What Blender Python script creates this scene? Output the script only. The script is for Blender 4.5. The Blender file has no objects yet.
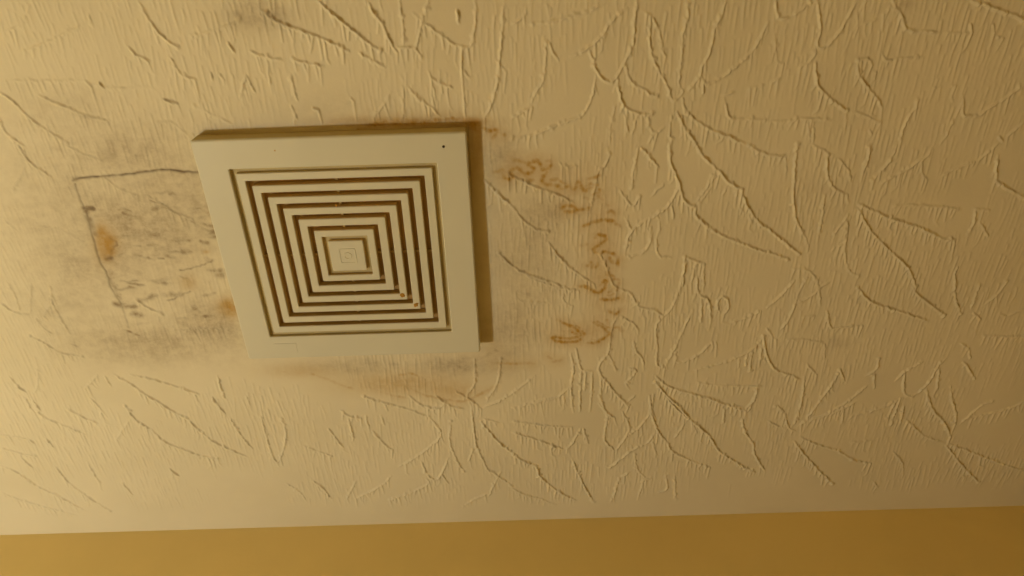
import bpy, bmesh, math
import numpy as np
from mathutils import Matrix

scene = bpy.context.scene
COL = scene.collection

# ------------------------------------------------------------------ camera
CEIL = 2.40                       # ceiling height
FACE = CEIL - 0.016               # height of the fan cover's front face
FPX, RX, RY, RZ = 770.0, 2.56636631, 0.0118228997, 0.0287301755
CAM = np.array([0.164885612, -0.381184772, FACE - 0.654521336])
cam_d = bpy.data.cameras.new('camera')
cam_d.sensor_fit = 'HORIZONTAL'; cam_d.sensor_width = 36.0
cam_d.lens = FPX / 1024.0 * 36.0
cam_d.clip_start = 0.01
cam = bpy.data.objects.new('camera', cam_d)
cam.location = CAM.tolist(); cam.rotation_euler = (RX, RY, RZ)
COL.objects.link(cam); scene.camera = cam

# ------------------------------------------------------------------ light
world = bpy.data.worlds.new('world'); scene.world = world
world.use_nodes = True
world.node_tree.nodes['Background'].inputs[0].default_value = (0.9, 0.7, 0.45, 1)
world.node_tree.nodes['Background'].inputs[1].default_value = 0.02

lamp_d = bpy.data.lights.new('room_lamp', 'POINT')
lamp_d.energy = 22.8
lamp_d.color = (1.0, 0.94, 0.74)
lamp_d.shadow_soft_size = 0.045
lamp = bpy.data.objects.new('room_lamp', lamp_d)
lamp.location = (-0.85, 0.20, CEIL - 1.06)
COL.objects.link(lamp)

vs = scene.view_settings
vs.view_transform = 'Standard'; vs.look = 'None'; vs.gamma = 1.0
vs.use_curve_mapping = False
vs.exposure = 0.0

# ------------------------------------------------------------------ helpers
def tag(o, label=None, cat=None, kind=None):
    if label: o['label'] = label
    if cat: o['category'] = cat
    if kind: o['kind'] = kind
    return o

def mesh_obj(name, verts, faces, mat, parent=None, smooth=False):
    me = bpy.data.meshes.new(name)
    me.from_pydata([tuple(v) for v in verts], [], [tuple(f) for f in faces])
    me.update()
    bm = bmesh.new(); bm.from_mesh(me)
    bmesh.ops.recalc_face_normals(bm, faces=bm.faces)
    bm.to_mesh(me); bm.free()
    if smooth:
        me.polygons.foreach_set('use_smooth', [True] * len(me.polygons))
    me.materials.append(mat)
    o = bpy.data.objects.new(name, me); COL.objects.link(o)
    if parent: o.parent = parent
    return o

def new_mat(name):
    m = bpy.data.materials.new(name); m.use_nodes = True
    nt = m.node_tree
    return m, nt, nt.nodes['Principled BSDF']

def noise(nt, scale, detail=3, rough=0.55, mapscale=None):
    tc = nt.nodes.new('ShaderNodeTexCoord')
    n = nt.nodes.new('ShaderNodeTexNoise')
    n.inputs['Scale'].default_value = scale
    n.inputs['Detail'].default_value = detail
    n.inputs['Roughness'].default_value = rough
    src = tc.outputs['Object']
    if mapscale:
        mp = nt.nodes.new('ShaderNodeMapping'); mp.inputs['Scale'].default_value = mapscale
        nt.links.new(src, mp.inputs['Vector']); src = mp.outputs['Vector']
    nt.links.new(src, n.inputs['Vector'])
    return n.outputs['Fac']

def ramp(nt, src, a, b, lo=0.0, hi=1.0):
    r = nt.nodes.new('ShaderNodeMapRange'); r.interpolation_type = 'SMOOTHSTEP'
    r.inputs['From Min'].default_value = a; r.inputs['From Max'].default_value = b
    r.inputs['To Min'].default_value = lo; r.inputs['To Max'].default_value = hi
    nt.links.new(src, r.inputs['Value'])
    return r.outputs['Result']

def math_node(nt, op, a, b):
    m = nt.nodes.new('ShaderNodeMath'); m.operation = op; m.use_clamp = True
    for i, v in enumerate((a, b)):
        if isinstance(v, (int, float)): m.inputs[i].default_value = v
        else: nt.links.new(v, m.inputs[i])
    return m.outputs[0]

def mixc(nt, fac, a, b):
    m = nt.nodes.new('ShaderNodeMix'); m.data_type = 'RGBA'
    for sock, v in ((m.inputs['Factor'], fac), (m.inputs['A'], a), (m.inputs['B'], b)):
        if isinstance(v, (int, float)): sock.default_value = v
        elif isinstance(v, tuple): sock.default_value = v
        else: nt.links.new(v, sock)
    return m.outputs['Result']

def bump(nt, bsdf, src, strength, dist):
    b = nt.nodes.new('ShaderNodeBump')
    b.inputs['Strength'].default_value = strength; b.inputs['Distance'].default_value = dist
    nt.links.new(src, b.inputs['Height']); nt.links.new(b.outputs['Normal'], bsdf.inputs['Normal'])

# ------------------------------------------------------------------ materials
CREAM = (0.72, 0.64, 0.50, 1)
def ceiling_material():
    m, nt, b = new_mat('stippled_ceiling_paint')
    def attr(n):
        a = nt.nodes.new('ShaderNodeAttribute'); a.attribute_name = n; return a.outputs['Fac']
    tone = noise(nt, 9.0, 4)
    col = mixc(nt, ramp(nt, tone, 0.3, 0.7), (0.72, 0.66, 0.49, 1), (0.76, 0.70, 0.53, 1))
    # grey mould film broken up by blotches and short smears
    n1 = ramp(nt, noise(nt, 26.0, 6, 0.65), 0.32, 0.68, 0.45, 1.0)
    n2 = ramp(nt, noise(nt, 110.0, 5, 0.7), 0.32, 0.68, 0.45, 1.0)
    mould = math_node(nt, 'MULTIPLY', attr('mould'), math_node(nt, 'MULTIPLY', n1, n2))
    mould = math_node(nt, 'MULTIPLY', mould, 1.6)
    col = mixc(nt, mould, col, (0.33, 0.255, 0.16, 1))
    n3 = ramp(nt, noise(nt, 120.0, 4, 0.65), 0.30, 0.62, 0.65, 1.0)
    rust = math_node(nt, 'MULTIPLY', attr('rust'), n3)
    col = mixc(nt, rust, col, (0.45, 0.265, 0.045, 1))
    col = mixc(nt, attr('crack'), col, (0.13, 0.09, 0.05, 1))
    nt.links.new(col, b.inputs['Base Color'])
    b.inputs['Roughness'].default_value = 0.62
    b.inputs['Specular IOR Level'].default_value = 0.3
    # brushed threads carried on by the material where the modelled relief ends
    far = math_node(nt, 'MULTIPLY', attr('far'), noise(nt, 1.0, 3, 0.6, (150, 34, 1)))
    fine = math_node(nt, 'MULTIPLY', noise(nt, 420.0, 3), 0.05)
    bump(nt, b, math_node(nt, 'ADD', far, fine), 0.9, 0.0022)
    return m

def plain_material(name, rgb, rough=0.6, bscale=300.0, bstr=0.06, var=0.06, spec=0.4):
    m, nt, b = new_mat(name)
    n = ramp(nt, noise(nt, 6.0, 4), 0.3, 0.7)
    lo = tuple(c * (1 - var) for c in rgb) + (1,); hi = tuple(min(1, c * (1 + var)) for c in rgb) + (1,)
    nt.links.new(mixc(nt, n, lo, hi), b.inputs['Base Color'])
    b.inputs['Roughness'].default_value = rough
    b.inputs['Specular IOR Level'].default_value = spec
    if bstr: bump(nt, b, noise(nt, bscale, 3), bstr, 0.001)
    return m

MAT_CEIL = ceiling_material()
MAT_WALL = plain_material('mustard_wall_paint', (0.82, 0.655, 0.29), 0.6, 220.0, 0.12, 0.03)
MAT_FLOOR = plain_material('brown_floor', (0.40, 0.23, 0.08), 0.6, 60.0, 0.1, 0.1)
MAT_PLASTIC = plain_material('cream_plastic', (0.65, 0.64, 0.53), 0.42, 500.0, 0.02, 0.025, 0.35)
MAT_BROWN = plain_material('brown_cavity', (0.48, 0.32, 0.14), 0.9, 200.0, 0.2, 0.2, 0.1)  # brown of the back plate and the moulding spot
MAT_SLOT_SHADE = plain_material('slot_shade_plastic', (0.56, 0.42, 0.20), 0.8, 300.0, 0.1, 0.15, 0.1)  # brown standing in for shade on slot walls, button side and bridges
MAT_OLIVE = plain_material('soiled_shaded_plastic', (0.54, 0.46, 0.26), 0.7, 300.0, 0.1, 0.1, 0.2)  # soil tone with painted shade, for frame sides and groove floors
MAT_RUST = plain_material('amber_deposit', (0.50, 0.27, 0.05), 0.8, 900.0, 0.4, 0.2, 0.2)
MAT_DARK = plain_material('dark_pin', (0.05, 0.035, 0.02), 0.6, 900.0, 0.0, 0.1, 0.3)

# ------------------------------------------------------------------ room shell
WALL_Y = 0.4108
X0, X1, Y0 = -1.70, 1.75, -1.75
def slab(name, lo, hi, mat, label, cat):
    x0, y0, z0 = lo; x1, y1, z1 = hi
    v = [(x, y, z) for z in (z0, z1) for y in (y0, y1) for x in (x0, x1)]
    f = [(0, 1, 3, 2), (4, 5, 7, 6), (0, 1, 5, 4), (2, 3, 7, 6), (0, 2, 6, 4), (1, 3, 7, 5)]
    return tag(mesh_obj(name, v, f, mat), label, cat, 'structure')
T = 0.1
slab('wall_front', (X0, WALL_Y, 0), (X1, WALL_Y + T, CEIL), MAT_WALL,
     'plain mustard yellow painted wall meeting the ceiling below the fan cover', 'wall')
slab('wall_left', (X0 - T, Y0, 0), (X0, WALL_Y, CEIL), MAT_WALL,
     'mustard yellow side wall left of the fan cover, out of frame', 'wall')
slab('wall_right', (X1, Y0, 0), (X1 + T, WALL_Y, CEIL), MAT_WALL,
     'mustard yellow side wall right of the fan cover, out of frame', 'wall')
slab('wall_back', (X0, Y0 - T, 0), (X1, Y0, CEIL), MAT_WALL,
     'mustard yellow wall behind the viewer, out of frame', 'wall')
slab('floor', (X0, Y0, -T), (X1, WALL_Y, 0), MAT_FLOOR,
     'brown floor far below the ceiling, out of frame', 'floor')

# ------------------------------------------------------------------ ceiling relief
# photo pixel -> point on the ceiling plane
def rot():
    c, s = math.cos, math.sin
    X = np.array([[1, 0, 0], [0, c(RX), -s(RX)], [0, s(RX), c(RX)]])
    Y = np.array([[c(RY), 0, s(RY)], [0, 1, 0], [-s(RY), 0, c(RY)]])
    Z = np.array([[c(RZ), -s(RZ), 0], [s(RZ), c(RZ), 0], [0, 0, 1]])
    return Z @ Y @ X
ROT = rot()
def pix(px, py, z=CEIL):
    d = ROT @ np.array([px - 512.0, 288.0 - py, -FPX])
    t = (z - CAM[2]) / d[2]
    return (CAM + t * d)[:2]

rng = np.random.default_rng(7)

# ridges of the stomped plaster: tile origin in the photo -> strokes in quarter pixels,
# first entry of a stroke is its relative height
RIDGES = {
 (0, 0): [
  (.9,[(0,372),(50,405),(100,455),(160,505),(215,540),(270,575)]), (.9,[(0,480),(20,530),(60,560),(100,590)]),
  (.9,[(150,380),(215,410),(270,432),(330,458),(400,478),(450,485)]),
  (.4,[(0,325),(70,325),(130,326),(230,325),(330,325),(410,348),(480,355),(600,350),(630,370)]),
  (1.1,[(345,330),(365,345)]), (1.1,[(400,335),(415,350)]), (1.3,[(655,395),(680,408),(710,412)]),
  (.5,[(80,210),(150,187),(215,160),(300,115),(340,95)]), (.9,[(515,190),(545,220),(600,245)]),
  (.9,[(555,10),(590,70),(640,135),(680,170),(710,190)]), (.8,[(680,230),(715,285),(740,305),(795,325)]),
  (.6,[(770,148),(830,130),(890,112),(960,80)]), (1.3,[(915,175),(935,205)]), (1.2,[(1000,205),(1024,215)]),
  (.9,[(845,295),(850,320)]), (.9,[(880,300),(895,318)]), (.7,[(985,300),(960,390)]), (.7,[(985,300),(1020,370)]),
  (.6,[(930,300),(940,360)]), (.4,[(620,490),(680,490),(730,520),(770,560)]), (.4,[(775,420),(850,460),(940,500)]),
  (.7,[(358,60),(360,95)]), (.4,[(120,20),(90,90),(30,130)])],
 (256, 0): [
  (1.3,[(0,20),(60,70),(120,100),(200,130),(290,165),(370,205)]), (1.3,[(245,0),(300,50),(350,90),(410,140),(470,185),(500,200)]),
  (1.3,[(450,10),(470,50),(510,105),(545,180),(565,210)]), (.8,[(575,0),(582,60),(590,120),(590,180)]),
  (.8,[(690,0),(668,75),(655,130),(638,195)]), (.8,[(565,190),(600,190),(635,195),(660,225)]),
  (.8,[(630,55),(668,85),(720,125),(780,170),(825,188),(860,182),(875,100),(880,40),(875,0)]),
  (.8,[(825,190),(822,260),(828,350),(835,440),(840,475)]), (.7,[(822,270),(855,310)]), (1.2,[(805,40),(812,90)]),
  (.9,[(410,210),(460,240),(515,270)]), (.9,[(0,215),(50,232),(110,242)]), (.8,[(140,235),(190,250),(270,265)]),
  (.8,[(140,300),(150,360),(165,400)]), (.6,[(140,420),(165,480)]), (.6,[(45,260),(60,340)]), (1.0,[(230,435),(250,440)]),
  (.8,[(685,275),(700,310),(740,335),(785,352)]), (.5,[(705,330),(715,380)]), (.5,[(740,340),(745,370)]), (.5,[(765,340),(765,370)]),
  (.9,[(610,350),(650,395),(700,425),(735,465)]), (.6,[(700,380),(715,430)]), (.5,[(540,370),(520,410),(470,470)]),
  (.6,[(590,350),(590,440),(580,480)]), (.8,[(990,30),(985,120),(975,230),(965,330),(940,420),(915,470)]), (.6,[(960,240),(1000,290)]),
  (.5,[(955,60),(950,120)]), (.6,[(380,395),(390,405)])],
 (512, 0): [
  (.9,[(500,0),(490,90),(482,180),(440,270),(415,315),(385,328),(345,295),(325,245),(305,190)]),
  (.8,[(460,30),(400,85),(355,150),(305,190),(260,215),(235,225)]), (.7,[(350,150),(375,160)]),
  (.8,[(0,470),(45,445),(80,430)]), (.7,[(135,170),(135,240),(125,320),(95,370),(78,410)]), (.7,[(145,165),(165,210),(185,240)]),
  (.7,[(0,555),(60,545),(120,525),(190,495),(250,475),(290,450),(320,390),(335,300)]),
  (1.0,[(420,310),(428,360),(445,420),(480,445),(540,460),(570,450)]), (.9,[(450,260),(480,330),(520,355),(570,385),(600,370)]),
  (.9,[(555,60),(550,150),(560,220),(590,290),(615,330),(640,395),(655,400)]), (.7,[(560,70),(590,130),(600,190),(615,235)]),
  (.6,[(520,40),(550,60)]), (.7,[(700,0),(705,60),(685,130),(680,200),(672,280),(668,340),(685,370),(655,400)]),
  (.8,[(855,0),(840,60),(810,120),(795,200),(760,270),(755,300),(715,350)]),
  (.8,[(755,300),(775,335),(830,315),(880,280),(930,235),(975,185),(1024,90)]), (.8,[(765,340),(765,370)]),
  (.7,[(60,95),(130,90),(205,75),(270,55),(330,35),(375,10)]), (.7,[(0,95),(45,70),(55,30)]),
  (1.3,[(705,455),(740,485),(800,520),(860,545),(930,575)]), (1.2,[(660,450),(690,510),(740,575)]), (.7,[(680,390),(690,430),(705,455)]),
  (.6,[(640,460),(630,520),(640,575)]), (.6,[(450,460),(465,530)]), (.6,[(500,470),(480,540)]),
  (.7,[(545,460),(550,510),(580,530),(610,510)]), (.7,[(545,575),(560,545),(580,535)]), (.5,[(390,575),(395,500),(415,420)]),
  (.6,[(840,380),(890,370)]), (.7,[(850,400),(870,470),(930,475),(1024,485)]), (.5,[(940,360),(1010,340)])],
 (768, 0): [
  (1.4,[(815,0),(870,20),(950,50),(1024,80),(1080,110)]), (.9,[(525,40),(540,90),(560,120),(620,125),(690,130)]), (.5,[(700,130),(800,135)]),
  (.9,[(810,100),(815,130)]), (.9,[(900,100),(905,130)]), (.6,[(920,150),(940,155)]),
  (.7,[(440,75),(480,45),(490,30),(525,40)]), (.6,[(440,75),(400,90),(360,105)]), (.6,[(500,0),(510,30)]),
  (.8,[(30,0),(38,65),(70,72),(110,55),(170,10)]), (.8,[(195,0),(205,60),(210,130),(195,170),(210,190),(240,180),(290,120),(330,50),(360,0)]),
  (.6,[(355,45),(360,90)]), (.5,[(395,0),(370,40)]), (.5,[(190,190),(180,230),(120,275)]), (.5,[(25,130),(35,240),(60,255)]),
  (.6,[(60,300),(15,330)]), (1.2,[(190,250),(195,330),(225,370),(270,410),(315,440)]), (.7,[(330,445),(380,460),(450,490)]),
  (1.1,[(360,240),(360,290),(390,340),(430,385),(455,430)]), (.8,[(360,240),(400,235),(415,260)]),
  (.7,[(455,210),(475,240),(530,235),(600,230)]), (.7,[(430,290),(425,315)]), (.7,[(640,355),(690,350)]), (.6,[(735,345),(750,345)]),
  (.7,[(0,485),(80,485),(130,475),(190,475),(250,480)]), (.6,[(160,480),(165,570)]), (.6,[(180,485),(180,570)]),
  (.8,[(780,380),(780,450),(800,465),(850,460),(880,435),(950,395),(1024,340),(1080,300)]),
  (.8,[(595,390),(590,430),(560,470),(535,530),(530,570)]), (.7,[(740,480),(715,540),(690,575)]), (.7,[(405,520),(415,540)]),
  (.5,[(310,450),(310,500)]), (.9,[(925,550),(940,565)]), (.6,[(1024,490),(960,545)])],
 (0, 144): [
  (.9,[(70,5),(120,75),(200,130)]), (.7,[(260,5),(330,40),(400,65)]), (.8,[(410,130),(480,180),(550,205)]),
  (.9,[(580,205),(640,235),(700,275),(770,300)]), (.5,[(140,330),(230,340),(330,390)]), (.5,[(100,90),(50,190)]),
  (.4,[(20,310),(70,350)])],
 (456, 144): [
  (1.0,[(110,140),(160,190),(220,245),(265,300),(310,335),(370,350)]), (1.0,[(200,115),(260,145),(330,175),(400,200),(470,235)]),
  (1.0,[(370,395),(410,450),(450,490),(500,525),(550,560)]), (1.0,[(165,430),(210,475),(270,515),(340,540),(440,575)]),
  (.6,[(410,70),(440,90),(490,90)]), (.8,[(615,40),(600,80),(570,110),(560,160),(540,230)]), (.8,[(575,440),(600,490),(620,550),(645,575)]),
  (.8,[(730,15),(720,60),(710,100),(705,170)]), (.8,[(740,15),(775,50),(810,95)]),
  (1.2,[(855,0),(860,75),(890,150),(915,230),(960,250)]), (.9,[(890,180),(850,245),(790,290),(720,330),(690,370),(680,410)]),
  (.8,[(655,185),(680,220),(705,245),(735,210)]), (.7,[(675,290),(705,350)]), (.7,[(830,160),(780,210)]),
  (1.2,[(960,255),(960,290),(1024,340)]), (.6,[(1024,125),(1000,180),(960,230)]), (.8,[(800,380),(810,445),(860,455)]),
  (1.1,[(915,450),(905,570)]), (.9,[(920,455),(990,475)]), (.7,[(960,470),(940,560)]), (.8,[(990,475),(990,570)]),
  (.7,[(780,330),(780,380),(750,430),(690,450)])],
 (612, 144): [
  (1.3,[(335,0),(370,55),(430,110),(470,155),(520,183)]), (1.3,[(515,185),(540,245),(580,305),(640,350),(700,400),(750,440)]),
  (1.3,[(330,285),(380,330),(440,365),(520,398),(590,425),(650,440),(710,465)]), (.9,[(540,0),(590,30),(650,48),(695,45)]),
  (.7,[(695,50),(697,110)]), (1.0,[(740,0),(730,100),(725,200),(735,290),(760,350),(785,405)]), (1.0,[(860,30),(860,110),(880,170),(940,205)]),
  (.7,[(800,0),(855,30)]), (.9,[(905,60),(940,100),(955,150)]), (.8,[(1015,60),(1000,110)]),
  (.6,[(410,105),(390,180),(350,235)]), (.6,[(465,160),(440,210)]), (.6,[(500,185),(490,260)]), (.8,[(850,200),(840,290),(825,370)]),
  (.7,[(940,290),(890,360)]), (.7,[(940,300),(930,400),(945,500),(990,530)]), (.6,[(930,400),(890,415)]), (.6,[(545,280),(560,320)]),
  (.7,[(150,330),(155,390),(130,430)]), (.7,[(240,240),(245,300)]), (.6,[(190,310),(190,360)]), (.6,[(95,60),(85,120)]),
  (.6,[(720,500),(790,510),(820,560)])],
 (768, 144): [
  (1.3,[(360,240),(420,265),(500,300),(580,325),(640,350),(700,378),(750,382)]), (1.3,[(360,260),(400,330),(440,380),(500,440),(560,495),(590,575)]),
  (.9,[(405,0),(400,50),(375,125)]), (.8,[(515,0),(490,60),(440,120),(415,150)]),
  (.8,[(665,0),(640,45),(600,70),(560,100),(500,130),(450,160)]), (.6,[(615,65),(615,110),(635,145)]),
  (.7,[(920,0),(850,60),(790,85),(740,105),(690,135)]), (.7,[(500,250),(570,245),(640,248),(720,255),(770,262)]),
  (1.0,[(920,50),(915,140),(960,178),(1000,200),(1040,230)]), (.6,[(820,260),(890,265)]), (.8,[(830,270),(820,320),(795,360)]),
  (.8,[(845,310),(880,370)]), (.8,[(745,385),(740,410)]), (.8,[(760,485),(745,520),(750,560)]), (.6,[(560,500),(550,545)]),
  (.8,[(320,280),(315,360),(305,420)])],
 (0, 276): [
  (.8,[(0,105),(30,130),(75,150),(120,152)]), (.6,[(25,20),(60,80),(80,145)]), (.6,[(125,30),(122,150)]),
  (.8,[(205,50),(212,110),(250,180),(280,230)]), (.6,[(205,115),(175,160)]), (.8,[(145,170),(175,210),(210,230)]),
  (.8,[(120,240),(180,270),(240,305),(330,322)]), (.9,[(540,90),(580,120),(650,155)]), (.6,[(700,215),(800,212),(870,208),(920,205)]),
  (1.0,[(455,395),(520,430),(580,475),(650,515),(700,548),(750,570)]), (1.0,[(520,395),(600,412),(670,432),(740,455),(800,475)]),
  (1.0,[(35,400),(70,440),(105,465)]), (1.0,[(130,490),(160,540)]), (.7,[(105,490),(110,510)]), (.5,[(150,370),(150,440),(135,470)]),
  (.5,[(390,395),(340,450)]), (.6,[(420,400),(445,445)]), (.9,[(870,400),(885,450),(900,490)]), (1.0,[(850,485),(862,515)]),
  (.8,[(780,475),(790,500)]), (.6,[(360,490),(400,530),(405,570)]), (.6,[(270,530),(340,570)]), (.7,[(985,480),(1000,520)])],
 (456, 276): [
  (.9,[(290,5),(360,30),(430,50),(490,60)]), (.9,[(610,0),(640,45),(700,70),(730,120),(790,135),(830,160)]), (.7,[(830,160),(860,130),(890,60),(905,0)]),
  (.9,[(830,160),(800,200),(805,280),(805,355),(835,365)]), (.8,[(665,165),(710,190),(730,220)]),
  (.9,[(640,165),(620,220),(610,300),(570,370),(620,445),(690,525)]), (.7,[(610,310),(640,380)]), (.9,[(710,260),(720,300),(745,330),(750,360)]),
  (.8,[(690,370),(720,380),(680,430)]), (.8,[(480,290),(500,370),(545,380)]), (.8,[(460,310),(470,370),(460,440),(465,520)]),
  (.7,[(460,440),(400,485),(300,505),(250,525)]), (.6,[(430,460),(430,510)]), (.8,[(500,380),(495,540)]), (.7,[(520,385),(515,460)]),
  (.8,[(545,385),(540,510)]), (.7,[(580,400),(580,500)]), (.7,[(310,400),(250,450),(180,495),(110,525)]),
  (.8,[(75,330),(75,430),(45,480),(100,530)]), (.9,[(0,460),(45,490)]), (.7,[(180,330),(165,430),(125,490)]),
  (1.3,[(800,400),(830,430),(890,455),(960,475),(1024,490),(1064,510),(1144,525)]), (1.3,[(800,425),(840,475),(890,520),(940,575)]),
  (.8,[(940,150),(915,200),(880,280),(840,350)]), (.8,[(870,315),(890,345),(960,320),(1024,265)]), (.8,[(570,510),(610,550)]),
  (.7,[(790,470),(785,540),(800,575)]), (.7,[(715,480),(690,500)]), (.6,[(240,90),(280,105),(380,108)]), (.6,[(430,60),(430,100),(465,120)]),
  (.7,[(880,330),(870,310),(840,350)])],
 (612, 276): [
  (1.0,[(340,0),(345,70),(385,95),(395,180)]), (.9,[(360,110),(355,185)]), (.9,[(430,150),(420,110),(435,85),(460,90),(465,130),(440,155)]),
  (1.0,[(480,185),(540,165),(595,140)]), (.8,[(620,130),(680,75),(730,20)]), (.6,[(415,260),(425,300)]),
  (.7,[(610,240),(560,295),(500,325),(430,350),(330,375)]), (.9,[(540,310),(535,360)]), (.9,[(560,300),(550,380)]), (.9,[(600,270),(590,340)]),
  (.8,[(510,325),(505,365)]), (1.1,[(605,240),(620,320),(650,370),(710,395),(750,412)]), (.7,[(620,210),(640,240),(660,260)]),
  (1.0,[(735,110),(710,170),(675,215)]), (.7,[(735,110),(800,80),(830,45)]), (.6,[(780,10),(750,60),(735,105)]), (.7,[(815,0),(825,45),(835,120)]),
  (.7,[(830,45),(880,20)]), (1.0,[(860,140),(875,205),(920,205),(1000,200)]), (.7,[(760,165),(810,160)]),
  (.7,[(340,425),(400,435),(500,440),(620,440)]), (1.0,[(520,525),(540,540),(570,490),(580,440)]), (.7,[(660,515),(690,560)]),
  (.9,[(770,400),(760,480),(740,570)]), (.9,[(905,390),(860,460),(780,565)]), (.9,[(910,370),(930,420)]), (.8,[(1020,440),(930,510),(840,560)]),
  (.6,[(700,255),(760,255),(840,265)]), (.6,[(850,270),(850,330)]), (.6,[(780,350),(820,400)])],
 (768, 276): [
  (1.3,[(355,40),(400,95),(460,120),(540,145),(640,180)]), (1.2,[(575,40),(600,75),(650,115),(705,155)]),
  (1.0,[(750,0),(745,60),(760,130),(770,150)]), (.8,[(845,30),(825,90),(812,130)]), (.8,[(955,20),(920,70),(865,115)]),
  (.8,[(820,145),(850,175)]), (.6,[(930,155),(950,160)]), (.6,[(1024,130),(960,160)]), (.8,[(860,238),(920,240),(1024,243),(1080,245)]),
  (.8,[(770,270),(800,290),(808,330)]), (1.1,[(780,345),(800,365),(825,410)]), (.9,[(620,340),(580,365),(545,385),(510,420)]),
  (.9,[(545,385),(545,465),(580,480),(640,430),(680,360),(710,330)]), (.8,[(685,370),(675,460)]), (.8,[(635,450),(645,510),(690,570)]),
  (.8,[(730,440),(735,490),(755,560)]), (.8,[(445,330),(430,375),(390,400)]), (.8,[(425,390),(425,450)]),
  (.6,[(540,490),(450,530),(330,560)]), (.6,[(300,520),(300,570)])],
 (0, 396): [
  (.7,[(0,155),(60,160),(110,172)]), (.8,[(0,205),(90,230),(150,240)]), (.9,[(0,280),(60,300),(150,360),(250,410),(340,460)]),
  (.8,[(0,385),(80,415),(200,450),(310,480)]), (.8,[(85,245),(130,285)]), (1.0,[(120,175),(135,185)]), (1.2,[(185,170),(215,205)]),
  (.8,[(130,20),(170,80),(260,120),(340,155)]), (.8,[(105,15),(140,70)]), (.8,[(270,55),(330,85),(390,110)]),
  (1.0,[(500,40),(540,95),(610,140),(650,180),(720,210),(810,240),(880,250)]), (1.0,[(750,94),(810,150),(870,190),(950,225),(990,245)]),
  (.8,[(490,350),(530,395)]), (1.0,[(675,290),(715,320)]), (.7,[(350,270),(400,350)]), (.8,[(220,280),(280,350),(360,410),(440,460)]),
  (1.0,[(850,10),(900,70)]), (1.0,[(920,85),(960,150),(1010,210)]), (.5,[(520,95),(460,180)])],
 (256, 396): [
  (1.1,[(425,0),(480,20),(560,40),(640,65),(690,85)]), (1.1,[(610,0),(660,35),(720,50),(760,30)]), (1.1,[(720,0),(780,40),(830,50)]),
  (1.0,[(840,0),(890,40)]), (1.0,[(860,30),(870,120),(880,190),(910,260),(930,295),(970,320),(1024,360)]),
  (1.3,[(900,100),(950,160),(980,190),(1024,225)]), (.9,[(910,90),(970,105)]), (1.0,[(340,60),(370,80),(420,90)]), (.9,[(370,90),(390,170)]),
  (.8,[(690,80),(740,150),(700,200),(640,245),(570,285)]), (.7,[(540,320),(500,360),(400,410)]), (.7,[(400,340),(360,415)]),
  (.8,[(680,330),(690,350),(610,390),(530,415)]), (.9,[(660,260),(690,320),(730,330),(770,250)]), (.8,[(780,100),(775,180),(800,250),(830,300)]),
  (.8,[(870,210),(850,260)]), (.8,[(740,310),(770,350)]), (.9,[(440,80),(450,130)]), (1.0,[(465,140),(520,200),(545,215)]),
  (.9,[(230,340),(270,370),(300,410)]), (.7,[(120,350),(170,380),(200,420)]), (.8,[(20,80),(60,220),(90,260),(120,160),(105,90)]),
  (.9,[(290,130),(350,210)]), (.7,[(190,200),(300,240)]), (.7,[(930,390),(880,410),(830,440)]), (.7,[(980,300),(930,400)]), (.9,[(500,80),(510,110)])],
 (512, 396): [
  (.8,[(0,100),(80,110),(160,120),(245,125)]), (1.2,[(0,145),(60,160),(130,185),(200,210)]),
  (1.3,[(0,225),(40,255),(95,280),(110,315),(150,355),(210,395),(260,420)]), (1.2,[(0,370),(50,395),(110,410),(170,435)]),
  (1.1,[(240,250),(270,320),(295,370),(325,425)]), (.8,[(275,130),(240,190),(215,210)]), (.8,[(285,130),(305,190)]),
  (1.0,[(350,0),(375,60),(410,90)]), (.9,[(385,80),(370,170),(410,220)]), (1.1,[(430,0),(465,45)]), (.9,[(440,60),(470,130),(430,200),(410,220)]),
  (.9,[(555,70),(510,125),(475,150)]), (1.2,[(550,0),(560,75),(590,150),(620,185),(640,220),(720,260),(790,285)]),
  (.9,[(570,150),(545,185),(470,225),(400,280),(370,280)]), (.7,[(560,180),(580,240)]), (.9,[(490,230),(500,290),(530,325)]),
  (.9,[(470,305),(430,330),(410,390),(390,430)]), (.8,[(525,340),(510,390)]), (.8,[(520,335),(560,330)]), (.8,[(615,320),(620,370),(580,385)]),
  (.8,[(650,310),(655,420)]), (1.3,[(610,0),(680,70),(740,115),(790,160),(830,220),(890,260),(970,305)]), (.7,[(690,110),(650,170)]), (.7,[(720,110),(740,150)]),
  (1.2,[(740,0),(800,15),(880,40),(930,55)]), (1.0,[(930,55),(965,20)]), (1.1,[(920,90),(930,140),(965,190),(970,230),(1010,300)]),
  (.8,[(850,50),(845,110)]), (.8,[(0,45),(100,25),(180,5)])],
 (768, 396): [
  (.9,[(30,40),(60,60),(80,120),(110,140)]), (.9,[(0,100),(50,125)]), (1.3,[(105,180),(150,240),(210,305),(260,350)]),
  (1.1,[(130,165),(200,195),(280,220),(340,255),(410,270)]), (.9,[(120,120),(150,100),(220,80),(300,50),(350,25)]), (.8,[(105,110),(130,20)]),
  (1.3,[(640,0),(660,60),(700,100),(730,160)]), (.9,[(730,0),(750,70),(750,110)]),
  (1.0,[(550,95),(590,130),(635,165),(700,185)]), (1.3,[(710,195),(770,270),(840,345)]), (1.1,[(720,190),(790,215),(870,245),(960,280),(1024,295),(1100,310)]),
  (.7,[(770,110),(850,40),(900,20)]), (.7,[(800,90),(960,50),(1024,20),(1080,0)]), (.9,[(500,225),(535,265),(540,310)]),
  (.9,[(530,10),(490,120)]), (.9,[(545,40),(525,120)]), (.9,[(510,20),(480,90)]), (.9,[(300,60),(295,110)]), (.7,[(330,185),(430,180)]), (.7,[(420,340),(440,365)])],
}
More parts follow.
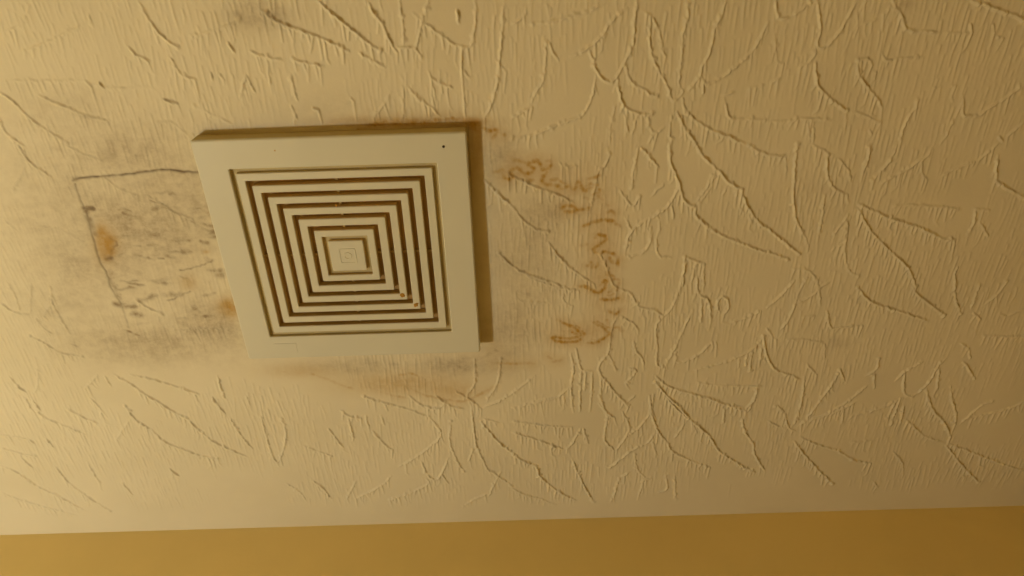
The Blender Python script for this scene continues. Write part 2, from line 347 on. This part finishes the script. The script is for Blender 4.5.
CRACKS = {
 (0, 144): [(1.0,[(290,147),(320,137),(400,130),(500,120),(600,107),(680,102),(730,110),(775,112),(840,112)]),
            (.55,[(300,160),(320,220),(345,270)]), (.7,[(345,270),(360,330),(380,400),(400,470),(425,510),(445,575)])],
 (0, 276): [(.6,[(440,40),(460,70),(485,110)]), (.35,[(485,110),(515,205)])]}
SMEARS = {  # dark mould smears: strength, half-width in mm, stroke
 (0, 144): [(1.0,3.0,[(338,258),(370,258)]), (.5,2.5,[(370,262),(450,268),(550,250)]), (.5,3.0,[(440,370),(520,375),(620,365),(680,362)]),
            (.8,1.6,[(535,407),(562,408)]), (.6,1.5,[(590,405),(604,405)]), (.5,1.5,[(480,440),(560,450),(640,458),(700,450)]), (.8,1.4,[(635,458),(655,458)]),
            (.6,1.2,[(720,505),(790,490),(850,465)]), (.4,2.5,[(360,330),(400,340),(480,370)]), (.5,2.0,[(770,330),(830,340)]),
            (.6,4.0,[(345,270),(362,320),(380,360)]), (.45,5.0,[(320,150),(350,180),(350,220)]), (.55,5.0,[(440,500),(460,560)]),
            (.6,1.6,[(600,225),(640,240),(700,275)]), (.4,3.0,[(560,220),(600,240)]), (.8,3.5,[(425,460),(445,455)]), (.55,6.0,[(400,370),(430,400),(415,440)]), (.7,1.6,[(440,375),(470,385),(455,420),(435,455)]),
            (.3,6.0,[(200,25),(260,15)]), (.35,1.5,[(200,395),(330,410)]), (.3,2.0,[(170,430),(260,440)]), (.5,1.2,[(300,400),(320,410)])],
 (0, 276): [(.9,1.4,[(670,98),(690,94)]), (.6,1.0,[(690,94),(730,75),(760,62)]), (.6,3.0,[(430,0),(455,40),(470,80)]), (.5,2.5,[(450,30),(500,120)]),
            (.35,1.0,[(700,215),(800,212),(870,208),(920,205)]), (.4,1.2,[(540,90),(580,120)]), (.5,1.4,[(690,200),(705,225)]), (.4,1.5,[(560,260),(640,275)]),
            (.35,3.0,[(280,270),(310,280)]), (.3,5.0,[(360,320),(440,330)])],
 (0, 0): [(.35,4.0,[(260,430),(370,475)]), (.5,1.2,[(655,395),(710,412)]), (.4,6.0,[(950,60),(1040,40),(1130,50)]), (.25,5.0,[(130,460),(190,470)])],
 (456, 276): [(.35,8.0,[(210,200),(250,240)]), (.35,6.0,[(30,330),(120,340)]), (.3,4.0,[(250,60),(330,90)])],
 (256, 276): [(.3,4.0,[(380,345),(450,350),(560,352)]), (.35,4.0,[(760,360),(860,350)]), (.4,4.0,[(900,330),(960,300)])],
}
RUST = {  # amber tide lines
 (456, 144): [(.8,[(180,110),(200,140),(230,130),(215,105),(250,100),(280,120),(310,105),(290,75),(330,70),(345,100),(375,95),(380,70),(355,65)]),
   (.75,[(375,95),(345,140),(360,160),(400,165),(430,180),(450,165),(470,185),(490,150),(510,185),(540,175),(550,190)]),
   (.5,[(220,60),(260,70),(290,75)]),
   (.8,[(420,260),(440,245),(480,255),(470,270),(430,268)]), (.7,[(470,265),(520,262),(540,250)]), (.8,[(500,335),(540,315),(590,305),(640,310)]),
   (.6,[(600,275),(630,270),(640,290)]), (.5,[(560,200),(590,225)]), (.5,[(640,320),(655,328)]),
   (.9,[(550,380),(570,360),(600,380),(560,410),(550,430),(575,440)]), (.8,[(520,490),(545,475),(540,500)]), (.8,[(575,440),(600,430),(640,450),(650,490)]),
   (.7,[(610,450),(630,480)]), (.6,[(570,470),(560,500)]), (.4,[(490,410),(530,400)]), (.6,[(600,500),(610,550)])],
 (456, 276): [(.9,[(490,40),(530,45),(560,65),(590,55),(600,20),(570,40)]), (.8,[(570,90),(620,95),(660,85)]), (.7,[(605,135),(640,150),(660,130)]),
   (.9,[(405,175),(450,195),(485,215),(495,240),(450,250),(390,245),(400,260),(470,265),(510,240),(495,205)]),
   (.8,[(540,180),(560,190),(600,215),(610,235),(560,265),(520,268)]), (.5,[(200,350),(250,352)]), (.5,[(360,320),(390,335)]), (.5,[(380,345),(430,335)]), (.4,[(140,350),(330,350)]), (.5,[(650,20),(645,60)])],
 (240, 330): [],
 (256, 276): [(.35,[(60,380),(160,385),(250,400),(350,440),(420,455)]), (.45,[(540,405),(580,430),(660,470),(740,490),(830,500),(900,470),(960,440)]),
   (.45,[(560,400),(620,390),(680,420)]), (.4,[(440,440),(520,470),(600,490)])],
 (256, 0): [(.9,[(420,500),(520,492),(640,490),(760,478),(850,475)]), (.8,[(880,500),(930,520),(975,515)]), (.6,[(945,560),(965,530),(1000,545)]), (.5,[(400,520),(480,500)])],
}
MOULD_BLOBS = [(150,230,75,62,.6),(215,195,30,35,.5),(130,150,65,28,.38),(60,110,60,25,.2),(262,15,34,16,.55),(150,345,85,22,.42),(70,290,50,60,.30),
   (215,325,45,28,.45),(350,366,60,9,.35),(460,367,40,10,.5),(530,250,48,62,.28),(510,335,34,34,.36),(548,213,30,10,.28),(330,112,70,20,.15),(500,160,24,30,.35),
   (40,200,70,80,.18),(228,306,9,8,.5),(820,190,30,8,.10),(905,4,10,6,.3),(836,343,14,6,.3)]
RUST_BLOBS = [(106,244,9,12,.98),(103,235,5,8,1),(108,251,6,6,1),(112,241,5,4,.8),(603,262,15,62,.30),(545,172,40,10,.25),(580,330,26,9,.3),(100,232,5,9,.6),(188,283,9,7,.5),(228,306,11,9,.9),(232,312,6,7,.6),(206,252,4,2,.6),(400,384,56,11,.55),(300,371,36,7,.4),(455,392,25,9,.4),(405,122,75,6,.85),(470,122,16,5,.7),(480,140,5,22,.4),(474,126,9,6,.7),
   (495,132,8,6,.35),(507,174,6,5,.5),(590,190,45,32,.10),(600,262,20,70,.16),(575,335,34,14,.20),(757,347,2,2,.5),(105,250,14,18,.35),(472,160,8,40,.35),(490,345,14,14,.2)]

def to_world(d):
    for (ox, oy), strokes in d.items():
        for s in strokes:
            pts = np.array([pix(ox + x / 4.0, oy + y / 4.0) for x, y in s[-1]])
            yield s[:-1], pts

def resample(p, step=0.0022, wig=0.0):
    if len(p) > 2:                                   # Catmull-Rom smoothing
        q = np.vstack([2 * p[0] - p[1], p, 2 * p[-1] - p[-2]]); out = []
        for i in range(1, len(q) - 2):
            t = np.linspace(0, 1, 8, endpoint=False)[:, None]
            a, b, c, d = q[i - 1], q[i], q[i + 1], q[i + 2]
            out.append(0.5 * (2 * b + (c - a) * t + (2 * a - 5 * b + 4 * c - d) * t ** 2 + (3 * b - a - 3 * c + d) * t ** 3))
        p = np.vstack(out + [p[-1:]])
    s = np.r_[0, np.cumsum(np.hypot(*np.diff(p, axis=0).T))]
    n = max(2, int(s[-1] / step) + 1)
    u = np.linspace(0, s[-1], n)
    r = np.c_[np.interp(u, s, p[:, 0]), np.interp(u, s, p[:, 1])]
    if wig and n > 3:
        r[1:-1] += rng.normal(0, wig, (n - 2, 2))
    return r, s[-1]

# grid lines: fine where the picture looks, coarser towards the room's edges
def axis(lo, hi, f0, f1, step, grow=1.07, cap=0.02):
    mid = np.arange(f0, f1 + step * 0.5, step)
    def tail(start, end, sgn):
        out, s, x = [], step, start
        while True:
            s = min(s * grow, cap); x += sgn * s
            if sgn * (end - x) < s * 0.7: out.append(end); return out
            out.append(x)
    a = tail(mid[0], lo, -1)[::-1] if f0 - lo > 1e-6 else []
    b = tail(mid[-1], hi, 1) if hi - f1 > 1e-6 else []
    return np.r_[a, mid, b]
GX = axis(X0, X1, -0.545, 0.845, 0.00080)
GY = axis(Y0, WALL_Y, -0.28, WALL_Y, 0.00110)
GY[-1] = WALL_Y
NX, NY = len(GX), len(GY)
H = np.zeros((NY, NX), np.float32)
MOULD = np.zeros_like(H); RUSTA = np.zeros_like(H); CRACK = np.zeros_like(H)

def splat(A, p, q, ha, hb, sg, add=False):
    R = 3.0 * sg
    i0, i1 = np.searchsorted(GX, [min(p[0], q[0]) - R, max(p[0], q[0]) + R])
    j0, j1 = np.searchsorted(GY, [min(p[1], q[1]) - R, max(p[1], q[1]) + R])
    if i1 <= i0 or j1 <= j0: return
    x = GX[i0:i1][None, :] - p[0]; y = GY[j0:j1][:, None] - p[1]
    dx, dy = q[0] - p[0], q[1] - p[1]
    L2 = dx * dx + dy * dy + 1e-12
    t = np.clip((x * dx + y * dy) / L2, 0, 1)
    d2 = (x - t * dx) ** 2 + (y - t * dy) ** 2
    v = (ha + (hb - ha) * t) * np.exp(-d2 / (2 * sg * sg))
    W = A[j0:j1, i0:i1]
    np.maximum(W, v, out=W)

def stroke(A, pts, amp, sg, beads=0.42, taper=True):
    n = len(pts)
    h = amp * (1 + beads * rng.normal(0, 1, n)).clip(0.3, 1.7)
    if taper and n > 4:
        u = np.linspace(0, 1, n); h *= np.minimum(1, np.minimum(u, 1 - u) * 6 + 0.35)
    for i in range(n - 1):
        splat(A, pts[i], pts[i + 1], h[i], h[i + 1], sg)

UNIT = 0.00140                                   # height of a ridge of strength 1
comb_mask_pts = []
def comb(pts, L, amp):
    # short plaster threads dragged from a ridge away from the viewer
    on = rng.random() < 0.85
    run, nxt = 0.0, rng.uniform(0.001, 0.004)
    for i in range(1, len(pts)):
        run += abs(pts[i][0] - pts[i - 1][0]) + 0.15 * abs(pts[i][1] - pts[i - 1][1])
        if run < nxt: continue
        run, nxt = 0.0, rng.uniform(0.0032, 0.0056)
        if rng.random() < 0.08: on = not on           # threads come in runs
        if not on: continue
        p = pts[i]; ln = rng.uniform(0.004, 0.018)
        q = p + np.array([rng.normal(0.0, 0.0014), ln])
        a = (0.4 + 0.6 * amp) * rng.uniform(0.45, 1.05) * UNIT
        splat(H, p, q, a, a * 0.4, 0.00070)
        if rng.random() < 0.25:                       # a few branch or end in a knot
            splat(H, q, q + np.array([rng.normal(0, 0.0025), rng.uniform(0.002, 0.006)]), a * 0.6, a * 0.3, 0.0007)

for (amp,), pts in to_world(RIDGES):
    r, L = resample(pts, 0.0024, 0.00035)
    stroke(H, r, amp * UNIT * 1.12, 0.00056 + 0.00014 * amp)
    comb(r, L, amp)
    if L > 0.02:                                  # small knots along the ridge
        for k in range(int(L / 0.012)):
            p = r[rng.integers(0, len(r))]
            splat(H, p, p + rng.normal(0, 0.001, 2), amp * UNIT * 1.25, amp * UNIT, 0.0011)

# stomps beyond the frame: fans of curved ridges
lo_c, hi_c = pix(-30, -30), pix(1054, -30)
def in_frame(p):
    v = np.array([p[0], p[1], CEIL]) - CAM
    q = ROT.T @ v
    if q[2] > -0.05: return False
    X = 512 + FPX * q[0] / -q[2]; Y = 288 - FPX * q[1] / -q[2]
    return -4 < X < 1028 and -4 < Y < 580
for gx in np.arange(X0 + 0.1, X1, 0.17):
    for gy in np.arange(-0.60, WALL_Y - 0.05, 0.17):
        if not (-0.85 < gx < 1.2): continue
        c = np.array([gx, gy]) + rng.normal(0, 0.03, 2)
        n = 9; a0 = rng.uniform(0, 6.28)
        for k in range(n):
            a = a0 + k * 2 * math.pi / n + rng.normal(0, 0.12); bend = rng.normal(0, 0.35)
            P = [c + np.array([math.cos(a + bend * s), math.sin(a + bend * s)]) * (0.015 + 0.095 * s) for s in (0, .25, .5, .75, 1)]
            P = [p for p in P if not in_frame(p) and p[1] < WALL_Y - 0.03]
            if len(P) < 2: continue
            r, L = resample(np.array(P), 0.004, 0.0004)
            am = rng.uniform(0.6, 1.2)
            stroke(H, r, am * UNIT, 0.0011); comb(r, L, am)

# fine brushed threads running towards the wall over the whole ceiling
nlow = rng.random((14, 26))
def lowf(x, y):
    u = (x + 0.6) / 1.5 * 25; v = (y + 0.3) / 0.72 * 13
    u = min(max(u, 0), 24.99); v = min(max(v, 0), 12.99)
    i, j = int(u), int(v); a, b = u - i, v - j
    return (nlow[j, i] * (1 - a) + nlow[j, i + 1] * a) * (1 - b) + (nlow[j + 1, i] * (1 - a) + nlow[j + 1, i + 1] * a) * b
for x0 in np.arange(-0.6, 0.9, 0.0044):
    y = -0.32 + rng.uniform(0, 0.02)
    while y < WALL_Y - 0.05:
        ln = rng.uniform(0.006, 0.034)
        x = x0 + rng.normal(0, 0.0009); w = lowf(x, y)
        if w > 0.30 + 0.08 * (y > 0.12):
            a = rng.uniform(0.07, 0.38) * (0.15 + 1.15 * w) * UNIT
            xe = x + rng.normal(0.0, 0.05) * ln
            xm = 0.5 * (x + xe) + rng.normal(0, 0.0005)
            splat(H, (x, y), (xm, y + ln / 2), a, a, 0.00072)
            splat(H, (xm, y + ln / 2), (xe, y + ln), a, a * 0.4, 0.00072)
        y += ln + rng.uniform(0.0, 0.010)

# calm band of smooth plaster along the wall, flat seat under the fan cover
fade = np.clip((WALL_Y - 0.022 - GY) / 0.02, 0, 1)[:, None]
H *= fade.astype(np.float32)
inside = (np.abs(GX)[None, :] < 0.1252) & (np.abs(GY)[:, None] < 0.1252)
H[inside] = 0
# the flattened, mould-softened patch left of the cover
def blob(A, cx, cy, rx, ry, s):
    c = pix(cx, cy); ex = pix(cx + rx, cy) - c; ey = pix(cx, cy + ry) - c
    M = np.linalg.inv(np.array([ex, ey]).T)
    R = 3.0 * max(np.abs(ex).max(), np.abs(ey).max())
    i0, i1 = np.searchsorted(GX, [c[0] - R, c[0] + R]); j0, j1 = np.searchsorted(GY, [c[1] - R, c[1] + R])
    x = GX[i0:i1][None, :] - c[0]; y = GY[j0:j1][:, None] - c[1]
    d2 = (M[0, 0] * x + M[0, 1] * y) ** 2 + (M[1, 0] * x + M[1, 1] * y) ** 2
    v = s * np.exp(-d2 * 1.1)
    W = A[j0:j1, i0:i1]; W += (1 - W) * v
SOFT = np.zeros_like(H)
for b in ((150, 235, 85, 70, .65), (60, 250, 60, 90, .4), (150, 350, 60, 25, .3), (90, 130, 80, 30, .3)): blob(SOFT, *b)
H *= 1 - SOFT
for b in MOULD_BLOBS: blob(MOULD, *b)
for b in RUST_BLOBS: blob(RUSTA, *b)
for (s, w), pts in to_world(SMEARS):
    r, L = resample(pts, 0.003, 0.0008); stroke(MOULD, r, s * 1.0, w * 0.001 * 0.7, 0.3, False)
    if s >= .6: stroke(CRACK, r, s * 0.5, w * 0.001 * 0.55, 0.4, False)
for (s,), pts in to_world(RUST):
    r, L = resample(pts, 0.002, 0.0004)
    stroke(RUSTA, r, min(1, s * 1.1), 0.0019, 0.2)
    stroke(RUSTA, r, s * 0.42, 0.0060, 0.2)
# fine dark streaks of mould across the old patch
for k in range(75):
    c = np.array([rng.uniform(92, 232), rng.uniform(190, 335)])
    if c[0] < 88 + (c[1] - 190) * 0.25 or c[0] > 196 + (c[1] - 140) * 0.26: continue
    ln = rng.uniform(5, 26); a = rng.normal(0.05, 0.22); st = []
    for u in np.linspace(-.5, .5, 5):
        st.append(pix(*(c + np.array([math.cos(a), math.sin(a)]) * u * ln + rng.normal(0, 0.5, 2))))
    r, L = resample(np.array(st), 0.003, 0.0004)
    q = rng.uniform(0.2, 0.75)
    stroke(MOULD, r, q, rng.uniform(0.0012, 0.0035), 0.4)
    if q > 0.45: stroke(CRACK, r, q * 0.27, 0.0009, 0.5)
# small curls of the same tide line between the larger ones
path = np.array([(505,172),(530,168),(560,184),(590,190),(608,215),(603,250),(611,280),(618,310),(602,335),(575,328),(556,336)], float)
for k in range(34):
    u = rng.uniform(0, len(path) - 1.01); i = int(u)
    c = path[i] + (path[i + 1] - path[i]) * (u - i) + rng.normal(0, 4.5, 2)
    a = rng.uniform(0, 6.28); st = [c]
    for q in range(5):
        a += rng.normal(0, 1.0); st.append(st[-1] + np.array([math.cos(a) * 3.6, math.sin(a) * 2.2]))
    r, L = resample(np.array([pix(*p) for p in st]), 0.002, 0.0003)
    stroke(RUSTA, r, rng.uniform(0.35, 0.75), 0.0016, 0.2)
for (s,), pts in to_world(CRACKS):
    r, L = resample(pts, 0.004, 0.0003)
    stroke(CRACK, r, s * 0.85, 0.0008, 0.2, False)
    stroke(MOULD, r, s * 0.45, 0.0035, 0.3, False)
H -= CRACK * 0.0006
# dirt caught along the ridges where the mould grows
lines = np.clip(H / UNIT, 0, 1)
CRACK = np.maximum(CRACK, lines * MOULD * 0.55)
# gentle unevenness of the plaster
H += 0.0006 * (np.sin(GX[None, :] * 21 + 1.3) * np.sin(GY[:, None] * 17 + .4)).astype(np.float32) * (~inside) * fade
H = np.maximum(H, -0.0006); H[inside] = 0

dxo = np.maximum(np.maximum(-0.56 - GX, GX - 0.86), 0)[None, :]
dyo = np.maximum(-0.29 - GY, 0)[:, None]
FAR = np.clip(np.maximum(dxo, dyo) / 0.12, 0, 1) * np.clip((WALL_Y - 0.022 - GY) / 0.02, 0, 1)[:, None]
def build_ceiling():
    co = np.empty((NY, NX, 3), np.float32)
    co[..., 0] = GX[None, :]; co[..., 1] = GY[:, None]; co[..., 2] = CEIL - H
    nf = (NX - 1) * (NY - 1)
    idx = np.arange(NX * NY, dtype=np.int32).reshape(NY, NX)
    # wound so that normals point down into the room
    quads = np.stack([idx[:-1, :-1], idx[1:, :-1], idx[1:, 1:], idx[:-1, 1:]], -1).reshape(-1)
    me = bpy.data.meshes.new('ceiling')
    me.vertices.add(NX * NY); me.vertices.foreach_set('co', co.reshape(-1))
    me.loops.add(nf * 4); me.loops.foreach_set('vertex_index', quads)
    me.polygons.add(nf)
    me.polygons.foreach_set('loop_start', np.arange(0, nf * 4, 4, dtype=np.int32))
    me.polygons.foreach_set('use_smooth', np.ones(nf, bool))
    me.update(calc_edges=True)
    for n, A in (('mould', MOULD), ('rust', RUSTA), ('crack', CRACK), ('far', FAR)):
        at = me.attributes.new(n, 'FLOAT', 'POINT')
        at.data.foreach_set('value', np.clip(A, 0, 1).astype(np.float32).reshape(-1))
    me.materials.append(MAT_CEIL)
    o = bpy.data.objects.new('ceiling', me); COL.objects.link(o)
    tag(o, 'cream stomp-textured plaster ceiling with grey mould and amber water stains', 'ceiling', 'structure')
build_ceiling()

# ------------------------------------------------------------------ extractor fan cover
def loop(a, r, z, n=5):
    """rounded square of half-width a, corner radius r, at height z (cover coordinates, +z up)"""
    pts = []
    r = min(r, a * 0.95)
    for cx, cy, a0 in ((a - r, a - r, 0), (-a + r, a - r, 90), (-a + r, -a + r, 180), (a - r, -a + r, 270)):
        for k in range(n):
            t = math.radians(a0 + 90 * k / (n - 1))
            pts.append((cx + r * math.cos(t), cy + r * math.sin(t), z))
    return pts

def sweep(name, profile, mat, parent, closed=True, cap_first=False, cap_last=False, shade_soil=None):
    """profile: (half-width, corner radius, z) stations joined into a square ring"""
    V, F = [], []
    for a, r, z in profile: V += loop(a, r, z)
    n = 20; m = len(profile)
    for i in range(m if closed else m - 1):
        j = (i + 1) % m
        for k in range(n):
            l = (k + 1) % n
            F.append((i * n + k, i * n + l, j * n + l, j * n + k))
    if cap_first: F.append(tuple(range(n)))
    if cap_last: F.append(tuple((m - 1) * n + k for k in range(n)))
    o = mesh_obj(name, V, F, mat, parent)
    me = o.data
    me.polygons.foreach_set('use_smooth', [True] * len(me.polygons))
    if shade_soil:                                    # darker walls: slot shade painted as colour, soil on the frame
        for mt, segs in shade_soil:
            me.materials.append(mt)
            for i in segs:
                for k in range(n): me.polygons[i * n + k].material_index = len(me.materials) - 1
    me.set_sharp_from_angle(angle=math.radians(24))
    return o

cover = bpy.data.objects.new('extractor_fan_cover', None)
COL.objects.link(cover)
cover.location = (0, 0, CEIL)
cover.empty_display_size = 0.1
tag(cover, 'square cream plastic extractor fan cover with concentric square slots on the ceiling', 'fan cover')

D = 0.016                       # front face stands this far off the ceiling
G = [0.0932, 0.0806, 0.0683, 0.0562, 0.0440, 0.0313, 0.0195]
W = 0.0024                      # half slot width
fi = G[0] + W
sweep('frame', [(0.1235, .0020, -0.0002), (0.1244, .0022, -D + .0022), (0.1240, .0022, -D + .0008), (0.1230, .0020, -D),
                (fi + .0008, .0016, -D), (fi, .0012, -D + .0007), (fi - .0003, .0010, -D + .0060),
                (fi + .004, .0014, -D + .0060), (fi + .006, .0014, -0.0002)], MAT_PLASTIC, cover, shade_soil=[(MAT_OLIVE, [0, 5, 6, 7])])
for k in range(6):
    a = G[k] - W; b = G[k + 1] + W
    zt = -D + (0.0004 if k == 0 else 0.0002)
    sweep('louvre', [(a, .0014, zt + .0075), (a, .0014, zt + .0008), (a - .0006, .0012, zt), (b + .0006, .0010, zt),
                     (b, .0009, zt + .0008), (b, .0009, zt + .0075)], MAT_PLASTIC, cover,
          shade_soil=[(MAT_OLIVE if k == 0 else MAT_SLOT_SHADE, [0]), (MAT_SLOT_SHADE, [4, 5])])
c = G[6] - W
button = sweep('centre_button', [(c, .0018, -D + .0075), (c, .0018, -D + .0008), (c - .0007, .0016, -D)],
               MAT_PLASTIC, cover, closed=False, cap_first=True, cap_last=True, shade_soil=[(MAT_SLOT_SHADE, [0])])
sweep('emblem', [(.0085, .0012, -D + .0002), (.0083, .0012, -D - .0004), (.0072, .0010, -D - .0004), (.0070, .0010, -D + .0002)],
      MAT_PLASTIC, button)
def disc(name, x, y, z0, z1, rad, mat, parent, n=20, hole=0.0):
    V, F = [], []
    rs = [(rad, z0), (rad * 0.96, z1)] + ([(hole, z1), (hole * 0.96, z0)] if hole else [])
    for r, z in rs:
        V += [(x + r * math.cos(2 * math.pi * i / n), y + r * math.sin(2 * math.pi * i / n), z) for i in range(n)]
    m = len(rs)
    for i in range(m - 1 if not hole else m):
        for q in range(n):
            F.append((i * n + q, i * n + (q + 1) % n, ((i + 1) % m) * n + (q + 1) % n, ((i + 1) % m) * n + q))
    if not hole: F += [tuple(range(n)), tuple(n + i for i in range(n))]
    return mesh_obj(name, V, F, mat, parent)
disc('emblem_ring', 0, 0, -D + .0002, -D - .0005, .0042, MAT_PLASTIC, button, 24, .0026)

# closed floors of the outer step and of the groove round the centre button
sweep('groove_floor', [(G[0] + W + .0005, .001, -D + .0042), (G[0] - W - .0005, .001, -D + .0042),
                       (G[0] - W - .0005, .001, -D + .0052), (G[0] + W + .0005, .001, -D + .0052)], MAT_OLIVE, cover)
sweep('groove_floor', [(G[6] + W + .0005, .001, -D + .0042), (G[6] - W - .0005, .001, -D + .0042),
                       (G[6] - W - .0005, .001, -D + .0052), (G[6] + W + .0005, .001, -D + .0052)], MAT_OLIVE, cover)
def box(name, x0, x1, y0, y1, z0, z1, mat, parent):
    v = [(x, y, z) for z in (z0, z1) for y in (y0, y1) for x in (x0, x1)]
    f = [(0, 1, 3, 2), (4, 5, 7, 6), (0, 1, 5, 4), (2, 3, 7, 6), (0, 2, 6, 4), (1, 3, 7, 5)]
    return mesh_obj(name, v, f, mat, parent)
for g in G[1:6]:
    for s in (-1, 1):            # little bridges that tie the louvres together
        box('bridge', -.0011, .0011, s * g - W - .0003, s * g + W + .0003, -D + .0056, -D + .0072, MAT_SLOT_SHADE, cover)
        box('bridge', s * g - W - .0003, s * g + W + .0003, -.0011, .0011, -D + .0056, -D + .0072, MAT_SLOT_SHADE, cover)
back = sweep('back_plate', [(G[0] + .007, .002, -.0004), (G[0] + .007, .002, -D + .0080)], MAT_BROWN, cover,
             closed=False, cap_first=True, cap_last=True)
# raised maker's plate, retaining pin, moulding spot, deposits in the slots
sweep_plate = box('embossed_plate', -.0935, -.0700, .1045, .1165, -D - .0003, -D + .0002, MAT_PLASTIC, cover)
tag(disc('retaining_pin', .1029, -.1114, -D + .0003, -D - .0004, .0013, MAT_DARK, cover, 12), 'small dark pin near the corner')
disc('moulding_spot', -.0497, -.1126, -D + .0003, -D - .0002, .0008, MAT_BROWN, cover, 10)
for x, y, s in ((.0486, .0479, .0027), (.0612, .0606, .0024), (.0630, .0592, .0014), (-.0030, -.0556, .0010)):
    bm = bmesh.new()
    bmesh.ops.create_icosphere(bm, subdivisions=2, radius=s)
    for v in bm.verts: v.co *= 1 + 0.25 * math.sin(v.co.x * 2900 + v.co.y * 2100 + x * 900)
    for v in bm.verts: v.co.z *= 0.35
    bmesh.ops.translate(bm, verts=bm.verts, vec=(x, y, -D + .0003))
    me = bpy.data.meshes.new('deposit'); bm.to_mesh(me); bm.free(); me.materials.append(MAT_RUST)
    o = bpy.data.objects.new('deposit', me); COL.objects.link(o); o.parent = cover
    tag(o, 'small amber crust of dirt')
